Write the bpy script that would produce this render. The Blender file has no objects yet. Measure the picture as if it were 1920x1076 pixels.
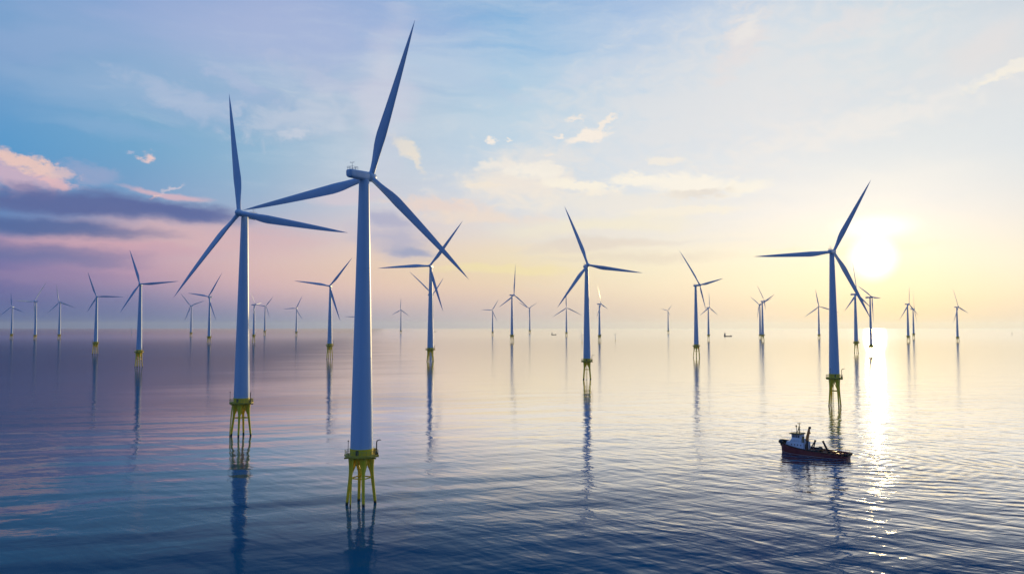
import bpy, bmesh, math, random
from mathutils import Vector, Matrix, noise as mnoise

R = math.radians
scene = bpy.context.scene
COL = scene.collection

# ------------------------------------------------------------------ camera
PITCH = 2.9005
cam_data = bpy.data.cameras.new("camera")
cam_data.sensor_width = 36.0
cam_data.lens = 28.125
cam_data.clip_start = 1.0
cam_data.clip_end = 200000.0
cam = bpy.data.objects.new("camera", cam_data)
COL.objects.link(cam)
cam.location = (0, 0, 45)
cam.rotation_euler = (R(90 + PITCH), 0, 0)
scene.camera = cam

# ------------------------------------------------------------------ exposure
vs = scene.view_settings
vs.view_transform = 'Standard'
vs.look = 'None'
vs.exposure = 0.0
vs.gamma = 1.0
vs.use_curve_mapping = False
scene.render.film_transparent = False
scene.cycles.use_denoising = True
scene.cycles.volume_bounces = 0
scene.cycles.max_bounces = 6
scene.cycles.sample_clamp_direct = 12.0
scene.cycles.sample_clamp_indirect = 4.0
scene.cycles.caustics_reflective = False
scene.cycles.caustics_refractive = False

SUN_AZ, SUN_EL = 24.36, 4.56
SUN_DIR = Vector((math.sin(R(SUN_AZ)) * math.cos(R(SUN_EL)),
                  math.cos(R(SUN_AZ)) * math.cos(R(SUN_EL)), math.sin(R(SUN_EL))))


def lin(c):
    out = []
    for v in c[:3]:
        v = v / 255.0
        out.append(v / 12.92 if v <= 0.04045 else ((v + 0.055) / 1.055) ** 2.4)
    return (*out, 1.0)


# ------------------------------------------------------------------ node expressions
class S:
    """A socket with arithmetic."""
    def __init__(self, tree, sock):
        self.t, self.s = tree, sock

    def _m(self, op, *others):
        n = self.t.nodes.new('ShaderNodeMath')
        n.operation = op
        self.t.links.new(self.s, n.inputs[0])
        for i, o in enumerate(others):
            if isinstance(o, S):
                self.t.links.new(o.s, n.inputs[i + 1])
            else:
                n.inputs[i + 1].default_value = o
        return S(self.t, n.outputs[0])

    def __add__(self, o): return self._m('ADD', o)
    __radd__ = __add__
    def __mul__(self, o): return self._m('MULTIPLY', o)
    __rmul__ = __mul__
    def __sub__(self, o): return self._m('SUBTRACT', o)
    def __truediv__(self, o): return self._m('DIVIDE', o)
    def __neg__(self): return self._m('MULTIPLY', -1.0)
    def rsub(self, c): return self._m('MULTIPLY_ADD', -1.0, c)
    def sin(self): return self._m('SINE')
    def exp(self): return self._m('EXPONENT')
    def sqrt(self): return self._m('SQRT')
    def max(self, o): return self._m('MAXIMUM', o)
    def min(self, o): return self._m('MINIMUM', o)
    def abs(self): return self._m('ABSOLUTE')
    def pow(self, o): return self._m('POWER', o)

    def smooth(self, a, b, lo=0.0, hi=1.0):
        n = self.t.nodes.new('ShaderNodeMapRange')
        n.interpolation_type = 'SMOOTHSTEP'
        self.t.links.new(self.s, n.inputs['Value'])
        n.inputs['From Min'].default_value, n.inputs['From Max'].default_value = a, b
        n.inputs['To Min'].default_value, n.inputs['To Max'].default_value = lo, hi
        return S(self.t, n.outputs[0])

    def linmap(self, a, b, lo=0.0, hi=1.0):
        n = self.t.nodes.new('ShaderNodeMapRange')
        self.t.links.new(self.s, n.inputs['Value'])
        n.inputs['From Min'].default_value, n.inputs['From Max'].default_value = a, b
        n.inputs['To Min'].default_value, n.inputs['To Max'].default_value = lo, hi
        return S(self.t, n.outputs[0])


def vmath(t, op, a, b=None, scale=None):
    n = t.nodes.new('ShaderNodeVectorMath')
    n.operation = op
    t.links.new(a, n.inputs[0])
    if b is not None:
        if isinstance(b, (tuple, list, Vector)):
            n.inputs[1].default_value = tuple(b)
        else:
            t.links.new(b, n.inputs[1])
    if scale is not None:
        n.inputs['Scale'].default_value = scale
    return n


def noise_tex(t, vec, scale, detail=4, rough=0.5, dist=0.0, lac=2.0):
    n = t.nodes.new('ShaderNodeTexNoise')
    t.links.new(vec, n.inputs['Vector'])
    n.inputs['Scale'].default_value = scale
    n.inputs['Detail'].default_value = detail
    n.inputs['Roughness'].default_value = rough
    n.inputs['Lacunarity'].default_value = lac
    n.inputs['Distortion'].default_value = dist
    return n


def mapping(t, vec, loc=(0, 0, 0), rot=0.0, scale=(1, 1, 1), kind='POINT'):
    n = t.nodes.new('ShaderNodeMapping')
    n.vector_type = kind
    t.links.new(vec, n.inputs['Vector'])
    n.inputs['Location'].default_value = loc
    n.inputs['Rotation'].default_value = (0, 0, rot)
    n.inputs['Scale'].default_value = scale
    return n.outputs[0]


def mix_col(t, fac, a, b, blend='MIX'):
    n = t.nodes.new('ShaderNodeMix')
    n.data_type = 'RGBA'
    n.blend_type = blend
    n.clamp_factor = True
    f, A, B = n.inputs[0], n.inputs[6], n.inputs[7]
    for v, i in ((fac, f), (a, A), (b, B)):
        if isinstance(v, S):
            t.links.new(v.s, i)
        elif isinstance(v, bpy.types.NodeSocket):
            t.links.new(v, i)
        else:
            i.default_value = v
    return n.outputs[2]


# ------------------------------------------------------------------ sky
def build_world():
    w = bpy.data.worlds.new("World")
    scene.world = w
    w.use_nodes = True
    t = w.node_tree
    t.nodes.clear()
    out = t.nodes.new('ShaderNodeOutputWorld')
    bg = t.nodes.new('ShaderNodeBackground')
    bg.inputs['Strength'].default_value = 0.1
    t.links.new(bg.outputs[0], out.inputs[0])
    tc = t.nodes.new('ShaderNodeTexCoord')
    d = vmath(t, 'NORMALIZE', tc.outputs['Generated']).outputs[0]
    sep = t.nodes.new('ShaderNodeSeparateXYZ')
    t.links.new(d, sep.inputs[0])
    x, y, z = (S(t, sep.outputs[i]) for i in range(3))
    az = x._m('ARCTAN2', y) * (180 / math.pi)
    el = z._m('ARCSINE') * (180 / math.pi)

    # colour of the clear and hazy air, by compass direction and height (degrees)
    V = (0, 100, 200, 300, 400, 450, 500, 550, 600)
    COLS = {
        -32.6: ((125,165,210),(122,163,208),(105,160,208),(90,153,205),(105,140,192),(112,120,174),(122,115,168),(104,106,162),(74,98,156)),
        -25.6: ((140,170,215),(140,175,213),(125,172,210),(115,165,206),(140,160,200),(185,165,188),(192,156,180),(142,132,172),(92,110,162)),
        -17.7: ((160,180,219),(164,188,220),(150,182,213),(150,185,213),(168,182,208),(205,187,198),(222,188,187),(202,172,184),(126,136,174)),
        -9.1: ((142,176,220),(168,189,222),(182,199,220),(192,205,221),(213,208,216),(227,207,202),(235,208,187),(226,197,187),(178,170,187)),
        0.0: ((125,175,221),(145,190,227),(165,203,228),(195,215,232),(222,222,226),(236,223,207),(240,222,187),(231,207,187),(203,189,190)),
        9.1: ((160,190,228),(180,205,232),(200,219,235),(217,227,236),(232,232,231),(238,231,219),(243,233,206),(237,221,196),(214,198,186)),
        17.7: ((202,216,232),(213,225,234),(223,229,235),(229,232,235),(241,238,233),(245,239,224),(249,240,213),(245,230,201),(226,211,190)),
        25.6: ((204,220,231),(214,225,232),(218,226,232),(227,232,234),(246,242,234),(250,243,225),(252,240,210),(248,231,192),(232,212,172)),
        32.6: ((210,219,228),(223,225,228),(221,227,232),(223,229,233),(235,233,229),(240,236,223),(244,236,215),(240,227,199),(223,209,190)),
    }
    BACK = {
        -180: ((1, (60, 90, 146)), (8, (52, 98, 166)), (25, (48, 102, 178)), (60, (56, 110, 184))),
        -105: ((1, (140, 146, 194)), (8, (150, 162, 208)), (25, (112, 152, 212)), (60, (62, 116, 186))),  # unseen pale sky, added to brighten the turbines from this side
        -58: ((1, (88, 108, 160)), (8, (98, 130, 186)), (25, (88, 140, 196)), (60, (64, 114, 178))),
        60: ((1, (200, 186, 180)), (8, (205, 208, 214)), (25, (150, 178, 210)), (60, (70, 118, 180))),
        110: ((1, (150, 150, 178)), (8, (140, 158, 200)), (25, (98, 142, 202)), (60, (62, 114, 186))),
        180: ((1, (60, 90, 146)), (8, (52, 98, 166)), (25, (48, 102, 178)), (60, (56, 110, 184))),
    }
    table = []
    for a, cs in COLS.items():
        st = [(math.degrees(math.atan((614 - v) / 1500 * math.cos(R(a)))), c) for v, c in zip(V, cs)]
        st = sorted(st)
        st.append((30, tuple(0.55 * p + 0.45 * q for p, q in zip(cs[0], (80, 135, 195)))))
        st.append((60, (64, 114, 178)))
        table.append((a, st))
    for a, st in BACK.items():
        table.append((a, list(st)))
    table.sort(key=lambda k: k[0])
    fac = el.linmap(-3, 63)
    prev = None
    prev_a = None
    for a, st in table:
        r = t.nodes.new('ShaderNodeValToRGB')
        t.links.new(fac.s, r.inputs[0])
        cr = r.color_ramp
        cr.interpolation = 'CARDINAL' if len(st) > 6 else 'LINEAR'
        while len(cr.elements) < len(st):
            cr.elements.new(0.5)
        for e, (h, c) in zip(cr.elements, st):
            e.position = (h + 3) / 66
            e.color = lin(c)
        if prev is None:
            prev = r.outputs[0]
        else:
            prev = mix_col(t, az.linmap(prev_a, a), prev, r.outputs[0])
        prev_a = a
    col = prev

    # cloud field in degrees (azimuth, elevation), warped by noise
    comb = t.nodes.new('ShaderNodeCombineXYZ')
    t.links.new(az.s, comb.inputs[0])
    t.links.new(el.s, comb.inputs[1])
    comb.inputs[2].default_value = 1.0
    p0 = comb.outputs[0]
    wn = noise_tex(t, mapping(t, p0, scale=(0.16, 0.34, 1)), 1.0, 6, 0.6)
    wv = vmath(t, 'SUBTRACT', wn.outputs['Color'], (0.5, 0.5, 0.5)).outputs[0]
    warp = vmath(t, 'MULTIPLY', wv, (5.0, 2.2, 0)).outputs[0]
    p = vmath(t, 'ADD', p0, warp).outputs[0]
    fine_w = noise_tex(t, mapping(t, p0, scale=(0.9, 1.6, 1)), 1.0, 5, 0.65)
    fw_ = vmath(t, 'SUBTRACT', fine_w.outputs['Color'], (0.5, 0.5, 0.5)).outputs[0]
    pf = vmath(t, 'ADD', p0, vmath(t, 'MULTIPLY', fw_, (2.0, 1.3, 0)).outputs[0]).outputs[0]
    streak = S(t, noise_tex(t, mapping(t, p, rot=R(-6), scale=(0.07, 0.42, 1)), 1.0, 7, 0.6).outputs[0])
    billow = S(t, noise_tex(t, mapping(t, p0, scale=(0.55, 1.0, 1)), 1.0, 8, 0.62, 0.6).outputs[0])
    streak2 = S(t, noise_tex(t, mapping(t, p, loc=(7, 3, 2), rot=R(8), scale=(0.11, 0.75, 1)), 1.0, 7, 0.62).outputs[0])

    def at(u, v):
        a = math.atan((u - 960) / 1500)
        return (math.degrees(a), math.degrees(math.atan((614 - v) / 1500 * math.cos(a))))

    def blob(u, v, a, b, rot, color, op, e0=0.15, e1=0.7, nz=None, na=0.8, src=None):
        """soft patch of cloud: centre and half-sizes in degrees"""
        nonlocal col
        c = at(u, v)
        # distance from the centre of a turned ellipse, from (azimuth, elevation, 1)
        ca, sa = math.cos(R(rot)), math.sin(R(rot))
        X = S(t, vmath(t, 'DOT_PRODUCT', src or p, (ca / a, sa / a, -(c[0] * ca + c[1] * sa) / a)).outputs['Value'])
        Y = S(t, vmath(t, 'DOT_PRODUCT', src or p, (-sa / b, ca / b, (c[0] * sa - c[1] * ca) / b)).outputs['Value'])
        ln = (X * X + Y * Y).sqrt()
        val = ln.rsub(1.0)
        if nz is not None:
            val = val + (nz - 0.5) * na
        col = mix_col(t, val.smooth(e0, e1) * op, col, lin(color))

    # broad thin veils
    blob(520, 40, 14, 5.0, 4, (172, 184, 222), 0.5, -0.1, 0.9, streak, 1.8)
    blob(300, 180, 14, 2.4, -5, (160, 185, 218), 0.45, 0.0, 0.9, streak, 2.0)
    blob(330, 175, 5.0, 1.2, -16, (182, 196, 222), 0.6, 0.0, 0.8, billow, 2.2)
    blob(570, 215, 5.5, 2.0, 10, (196, 206, 224), 0.7, 0.0, 0.9, billow, 2.2)
    blob(600, 140, 6, 1.2, -14, (188, 196, 222), 0.55, 0.0, 0.9, billow, 2.2)
    blob(560, 245, 2.0, 0.5, 14, (206, 212, 226), 0.7, 0.0, 0.8, billow, 2.0, pf)
    blob(450, 150, 4, 0.7, -22, (178, 192, 222), 0.6, 0.0, 0.8, billow, 2.0, pf)
    blob(725, 180, 2.4, 8, -6, (206, 207, 225), 0.7, 0.0, 0.9, streak, 1.1)
    blob(100, 70, 8, 1.6, 10, (150, 176, 216), 0.5, 0.0, 0.8, streak2, 1.8)
    blob(230, 245, 7, 0.7, -4, (138, 176, 214), 0.6, 0.0, 0.8, streak2, 1.8)
    blob(1150, 200, 30, 11, 0, (216, 224, 233), 0.42, -0.05, 0.95, streak2, 2.0)
    blob(1350, 180, 20, 7, 14, (234, 231, 230), 0.5, 0.0, 0.9, billow, 2.0)
    blob(1120, 130, 7, 0.8, 18, (204, 216, 232), 0.6, 0.0, 0.9, streak2, 2.0, pf)
    blob(1600, 240, 12, 1.6, 10, (238, 235, 232), 0.6, 0.0, 0.9, billow, 1.9)
    blob(860, 140, 6, 1.0, -20, (182, 204, 228), 0.6, 0.0, 0.9, billow, 2.0, pf)
    # purple bank with pink edges
    blob(330, 445, 12, 2.1, 0, (224, 182, 184), 0.7, 0.0, 0.8, streak2, 1.0)
    blob(160, 470, 11, 0.9, -2, (205, 160, 180), 0.6, 0.0, 0.8, streak2, 1.0)
    blob(20, 325, 4.6, 1.7, -10, (214, 182, 198), 0.85, 0.05, 0.75, billow, 1.5, pf)
    blob(45, 305, 2.6, 0.8, -14, (240, 203, 192), 0.9, 0.1, 0.6, billow, 1.6, pf)
    blob(100, 318, 1.7, 0.5, -22, (240, 204, 194), 0.8, 0.1, 0.6, billow, 1.6, pf)
    blob(95, 340, 1.6, 0.35, -8, (234, 190, 192), 0.75, 0.05, 0.6, billow, 1.4, pf)
    blob(150, 322, 2.6, 1.0, -6, (170, 172, 206), 0.5, 0.0, 0.8, billow, 1.6, pf)
    blob(300, 364, 3.8, 0.3, -3, (228, 186, 194), 0.75, 0.05, 0.8, streak2, 0.9)
    blob(316, 353, 1.15, 0.16, 24, (214, 204, 216), 0.75, 0.0, 0.8, billow, 0.9, pf)
    blob(287, 366, 0.4, 0.2, 10, (238, 200, 196), 0.9, 0.0, 0.8, billow, 0.9, pf)
    blob(150, 386, 13, 1.25, -1.2, (90, 103, 158), 0.95, 0.05, 0.75, streak2, 0.5)
    blob(330, 397, 5.2, 0.85, -2.0, (90, 104, 160), 0.92, 0.05, 0.8, streak2, 0.5)
    blob(70, 424, 10.5, 0.95, -2.5, (78, 102, 158), 0.9, 0.05, 0.8, streak2, 0.6)
    blob(60, 478, 9.0, 0.9, -3, (102, 112, 164), 0.7, 0.0, 0.8, streak2, 0.8)
    blob(40, 520, 8.0, 0.5, 0, (150, 130, 172), 0.55, 0.0, 0.8, streak2, 0.9)
    blob(270, 292, 0.58, 0.42, 0, (238, 206, 204), 0.95, 0.0, 0.7, billow, 1.0, pf)
    blob(237, 285, 0.35, 0.2, 0, (180, 188, 214), 0.7, 0.0, 0.7, billow, 1.0, pf)
    # middle of the sky
    blob(760, 275, 1.7, 0.7, -38, (238, 228, 214), 0.8, 0.0, 0.8, billow, 1.45, pf)
    blob(778, 300, 1.2, 0.45, -60, (238, 228, 214), 0.75, 0.0, 0.8, billow, 1.45, pf)
    blob(970, 350, 7.0, 2.0, 2, (243, 233, 222), 0.95, 0.0, 0.85, billow, 1.2)
    blob(1000, 318, 3.0, 0.85, -3, (252, 245, 232), 1.0, 0.0, 0.7, billow, 1.45, pf)
    blob(925, 305, 1.8, 0.5, 8, (247, 239, 228), 0.85, 0.0, 0.7, billow, 1.45, pf)
    blob(1030, 313, 0.9, 0.5, 0, (252, 246, 232), 0.9, 0.0, 0.6, billow, 1.4, pf)
    blob(905, 345, 2.4, 0.4, -6, (246, 234, 218), 0.8, 0.0, 0.7, streak2, 1.6, pf)
    blob(1090, 348, 3.8, 0.55, -5, (252, 244, 228), 0.95, 0.0, 0.7, billow, 1.4, pf)
    blob(1200, 335, 3.6, 0.55, -4, (252, 245, 230), 0.95, 0.0, 0.7, billow, 1.45, pf)
    blob(1290, 345, 5.2, 1.1, -6, (250, 244, 232), 0.95, 0.0, 0.7, billow, 1.4, pf)
    blob(1250, 298, 2.2, 0.45, -8, (246, 238, 226), 0.75, 0.0, 0.7, billow, 1.45, pf)
    blob(1400, 350, 2.4, 0.7, 10, (248, 243, 230), 0.75, 0.0, 0.7, billow, 1.5, pf)
    blob(1310, 362, 3.0, 0.45, 0, (222, 216, 210), 0.8, 0.0, 0.7, billow, 1.6, pf)
    blob(1280, 395, 6.0, 0.4, 0, (247, 240, 222), 0.75, 0.0, 0.7, streak2, 1.8, pf)
    blob(1105, 252, 1.9, 0.6, 12, (251, 240, 228), 0.97, 0.0, 0.55, billow, 1.5, pf)
    blob(1140, 225, 1.3, 0.32, 42, (249, 238, 226), 0.9, 0.0, 0.55, billow, 1.4, pf)
    blob(1080, 218, 0.95, 0.25, 4, (246, 236, 226), 0.85, 0.0, 0.6, billow, 1.3, pf)
    blob(1052, 250, 0.5, 0.25, 20, (248, 238, 228), 0.9, 0.0, 0.6, billow, 1.3, pf)
    blob(1030, 287, 0.4, 0.15, 8, (244, 234, 224), 0.8, 0.0, 0.6, billow, 1.3, pf)
    blob(921, 258, 0.55, 0.28, -6, (250, 240, 230), 0.95, 0.0, 0.6, billow, 1.3, pf)
    blob(952, 259, 0.22, 0.13, 0, (246, 238, 228), 0.8, 0.0, 0.6, billow, 1.0, pf)
    blob(745, 452, 4.2, 2.0, -8, (178, 178, 204), 0.8, 0.05, 0.85, streak2, 1.2)
    blob(765, 467, 2.4, 0.6, -4, (156, 164, 196), 0.85, 0.05, 0.8, streak2, 0.8)
    blob(735, 410, 2.6, 0.7, -6, (170, 172, 202), 0.7, 0.05, 0.8, streak2, 0.8)
    blob(820, 385, 5.0, 0.8, -4, (243, 217, 202), 0.7, 0.0, 0.8, billow, 1.8)
    blob(650, 360, 4.0, 1.0, 6, (222, 204, 212), 0.6, 0.0, 0.8, streak2, 1.2)
    blob(1130, 425, 9, 0.9, 2, (245, 236, 210), 0.7, 0.0, 0.8, streak2, 1.4)
    blob(1120, 462, 7, 0.5, 2, (226, 214, 202), 0.7, 0.0, 0.8, streak2, 1.3)
    blob(1200, 485, 8, 0.6, 0, (226, 214, 198), 0.6, 0.0, 0.8, streak2, 1.2)
    blob(960, 505, 8, 0.5, 0, (244, 228, 176), 0.75, 0.0, 0.8, streak2, 1.2)
    blob(1150, 385, 11, 1.3, -1, (245, 236, 222), 0.6, -0.1, 0.8, billow, 1.2)
    blob(1010, 300, 4.5, 1.4, 0, (240, 233, 226), 0.55, -0.1, 0.8, billow, 1.2, pf)
    blob(900, 410, 6, 0.7, -3, (244, 224, 206), 0.7, 0.0, 0.8, billow, 1.3)
    # right side
    blob(1395, 70, 1.6, 4.2, -32, (230, 225, 226), 0.75, 0.0, 0.8, billow, 1.9, pf)
    blob(1410, 40, 0.8, 2.0, -40, (240, 236, 232), 0.6, 0.0, 0.8, billow, 1.6, pf)
    blob(1890, 134, 3.2, 0.42, 22, (246, 240, 228), 0.9, 0.0, 0.7, billow, 1.7, pf)
    blob(1800, 168, 4.5, 0.3, 18, (232, 232, 232), 0.6, 0.0, 0.7, billow, 1.7, pf)
    blob(1860, 80, 4, 1.2, 28, (230, 226, 226), 0.6, 0.0, 0.8, streak, 1.8)
    blob(1610, 30, 4, 1.4, 22, (229, 226, 228), 0.6, 0.0, 0.8, billow, 1.9)
    blob(1700, 330, 9, 1.6, 6, (236, 236, 234), 0.5, 0.0, 0.8, streak, 1.8)
    blob(1560, 470, 9, 0.35, 2, (248, 236, 206), 0.5, 0.0, 0.8, streak2, 1.2)

    # the sun's own glow in the sky
    dot = S(t, vmath(t, 'DOT_PRODUCT', d, SUN_DIR).outputs['Value']).min(0.9999999)
    ang = dot._m('ARCCOSINE') * (180 / math.pi)
    core = ang.smooth(0.7, 1.9, 1.0, 0.0)
    glow = (ang * (-1 / 2.4)).exp()
    wide = (ang * (-1 / 9.0)).exp()
    c2 = at(1645, 425)
    m2 = mapping(t, p0, loc=(c2[0], c2[1], 1), scale=(2.6, 0.85, 1), kind='TEXTURE')
    lit = S(t, vmath(t, 'LENGTH', m2).outputs['Value']).smooth(0.2, 1.25, 1.0, 0.0)
    col = mix_col(t, (lit * 0.9), col, (1.25, 1.22, 1.1, 1))
    col = mix_col(t, (wide * 0.01), col, (1.0, 0.93, 0.6, 1), 'ADD')
    col = mix_col(t, (glow * 0.15), col, (1.1, 0.95, 0.5, 1), 'ADD')
    col = mix_col(t, core, col, (1.5, 1.45, 1.25, 1))

    nish = t.nodes.new('ShaderNodeTexSky')
    nish.sky_type = 'NISHITA'
    nish.sun_disc = False
    nish.sun_elevation = R(SUN_EL)
    nish.sun_rotation = R(SUN_AZ)
    nish.altitude = 45
    nish.air_density = 1.0
    nish.dust_density = 1.5
    nish.ozone_density = 2.0
    ten = vmath(t, 'SCALE', col, scale=9.4).outputs[0]
    total = mix_col(t, 0.06, ten, nish.outputs[0], 'ADD')
    t.links.new(total, bg.inputs['Color'])


build_world()

# ------------------------------------------------------------------ sun
sd = bpy.data.lights.new("sun", 'SUN')
sd.energy = 2.8
sd.angle = R(0.5)
sd.color = (1.0, 0.74, 0.34)
sun = bpy.data.objects.new("sun", sd)
COL.objects.link(sun)
sun.rotation_euler = SUN_DIR.to_track_quat('Z', 'Y').to_euler()
sun.location = (0, 0, 400)


# ------------------------------------------------------------------ object helpers
def tag(o, label=None, cat=None, group=None, kind=None):
    if label: o['label'] = label
    if cat: o['category'] = cat
    if group: o['group'] = group
    if kind: o['kind'] = kind
    return o


def empty(name, loc=(0, 0, 0), rotz=0.0):
    o = bpy.data.objects.new(name, None)
    o.empty_display_size = 1.0
    COL.objects.link(o)
    o.location = loc
    o.rotation_euler = (0, 0, rotz)
    return o


def obj(name, bm, mat, parent=None, smooth=True, angle=40):
    me = bpy.data.meshes.new(name)
    bmesh.ops.recalc_face_normals(bm, faces=bm.faces)
    bm.to_mesh(me)
    bm.free()
    for m in (mat if isinstance(mat, (list, tuple)) else (mat,)):
        me.materials.append(m)
    if smooth:
        me.polygons.foreach_set('use_smooth', [True] * len(me.polygons))
        me.set_sharp_from_angle(angle=R(angle))
    o = bpy.data.objects.new(name, me)
    COL.objects.link(o)
    o.parent = parent
    return o


def tube(bm, path, radii, seg=12, cap=True, mat=0):
    """a tube along a list of points with a radius at each"""
    path = [Vector(q) for q in path]
    if not isinstance(radii, (list, tuple)):
        radii = [radii] * len(path)
    rings = []
    ref = None
    for i, q in enumerate(path):
        a = path[max(i - 1, 0)]
        b = path[min(i + 1, len(path) - 1)]
        tdir = (b - a).normalized()
        if ref is None or abs(ref.dot(tdir)) > 0.95:
            ref = Vector((0, 0, 1)) if abs(tdir.z) < 0.9 else Vector((1, 0, 0))
        n = (ref - tdir * ref.dot(tdir)).normalized()
        b2 = tdir.cross(n)
        rings.append([bm.verts.new(q + radii[i] * (math.cos(2 * math.pi * k / seg) * n + math.sin(2 * math.pi * k / seg) * b2)) for k in range(seg)])
    for r0, r1 in zip(rings, rings[1:]):
        for k in range(seg):
            f = bm.faces.new((r0[k], r0[(k + 1) % seg], r1[(k + 1) % seg], r1[k]))
            f.material_index = mat
    if cap:
        bm.faces.new(rings[0][::-1]).material_index = mat
        bm.faces.new(rings[-1]).material_index = mat
    return rings


def loft(bm, sections, cap=True, closed=True, mat=0):
    rings = [[bm.verts.new(q) for q in s] for s in sections]
    n = len(rings[0])
    for r0, r1 in zip(rings, rings[1:]):
        for k in range(n if closed else n - 1):
            f = bm.faces.new((r0[k], r0[(k + 1) % n], r1[(k + 1) % n], r1[k]))
            f.material_index = mat
    if cap:
        bm.faces.new(rings[0][::-1]).material_index = mat
        bm.faces.new(rings[-1]).material_index = mat
    return rings


def lathe(bm, prof, seg=48, axis='Z', cap=True):
    secs = []
    for r, h in prof:
        s = []
        for k in range(seg):
            a = 2 * math.pi * k / seg
            c, q = r * math.cos(a), r * math.sin(a)
            s.append((c, q, h) if axis == 'Z' else (q, h, c))
        secs.append(s)
    return loft(bm, secs, cap)


def box(bm, c, size, rot=None, bevel=0.0, mat=0):
    r = bmesh.ops.create_cube(bm, size=1.0)
    vs_ = r['verts']
    M = Matrix.Translation(c) @ (rot.to_4x4() if rot is not None else Matrix.Identity(4)) @ Matrix.Diagonal((*size, 1))
    bmesh.ops.transform(bm, matrix=M, verts=vs_)
    fs = {f for v in vs_ for f in v.link_faces}
    for f in fs:
        f.material_index = mat
    if bevel > 0:
        es = list({e for v in vs_ for e in v.link_edges})
        bmesh.ops.bevel(bm, geom=es, offset=bevel, segments=2, affect='EDGES', profile=0.5)


# ------------------------------------------------------------------ materials
def paint(name, rgb, rough=0.45, dirt=0.12, scale=0.4, metal=0.0, streaks=True, growth=None, spec=0.4):
    m = bpy.data.materials.new(name)
    m.use_nodes = True
    t = m.node_tree
    b = t.nodes['Principled BSDF']
    tc = t.nodes.new('ShaderNodeTexCoord')
    vec = tc.outputs['Object']
    n1 = S(t, noise_tex(t, mapping(t, vec, scale=(1, 1, 0.12 if streaks else 1)), scale, 6, 0.6).outputs[0])
    n2 = S(t, noise_tex(t, vec, scale * 0.25, 3, 0.5).outputs[0])
    f = (n1 * 0.6 + n2 * 0.4).smooth(0.38, 0.7)
    c0 = (*rgb, 1)
    c1 = (rgb[0] * 0.62, rgb[1] * 0.62, rgb[2] * 0.62, 1)
    col = mix_col(t, f * dirt * 2.2, c0, c1)
    if growth:
        sep = t.nodes.new('ShaderNodeSeparateXYZ')
        t.links.new(vec, sep.inputs[0])
        h = S(t, sep.outputs[2]) + (n1 - 0.5) * 0.8
        col = mix_col(t, h.smooth(0.35, 1.0, 1.0, 0.0), col, (*growth, 1))
    t.links.new(col, b.inputs['Base Color'])
    r = n1.linmap(0.3, 0.7, rough - 0.07, rough + 0.1)
    t.links.new(r.s, b.inputs['Roughness'])
    b.inputs['Metallic'].default_value = metal
    b.inputs['Specular IOR Level'].default_value = spec
    return m


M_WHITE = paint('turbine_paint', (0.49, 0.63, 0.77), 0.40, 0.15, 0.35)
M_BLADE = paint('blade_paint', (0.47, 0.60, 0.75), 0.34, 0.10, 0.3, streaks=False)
M_YELLOW = paint('yellow_paint', (0.98, 0.70, 0.025), 0.45, 0.16, 0.5, growth=(0.02, 0.03, 0.015))
M_DECK = paint('platform_paint', (0.62, 0.42, 0.04), 0.6, 0.3, 0.8)
M_RAIL = paint('railing_paint', (0.55, 0.45, 0.12), 0.5, 0.2, 1.0)
M_DARK = paint('dark_steel', (0.05, 0.052, 0.06), 0.5, 0.2, 1.0)
M_LIGHTRAIL = paint('galvanised_steel', (0.62, 0.6, 0.55), 0.4, 0.15, 1.0, metal=0.3)


# ------------------------------------------------------------------ sea
TUG_POS = Vector((106.6, 284.8, 0))
TUG_DIR = Vector((98.1 - 114.9, 293.3 - 276.3, 0)).normalized()      # towards the bow
TUG_ROT = math.atan2(TUG_DIR.y, TUG_DIR.x)


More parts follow.
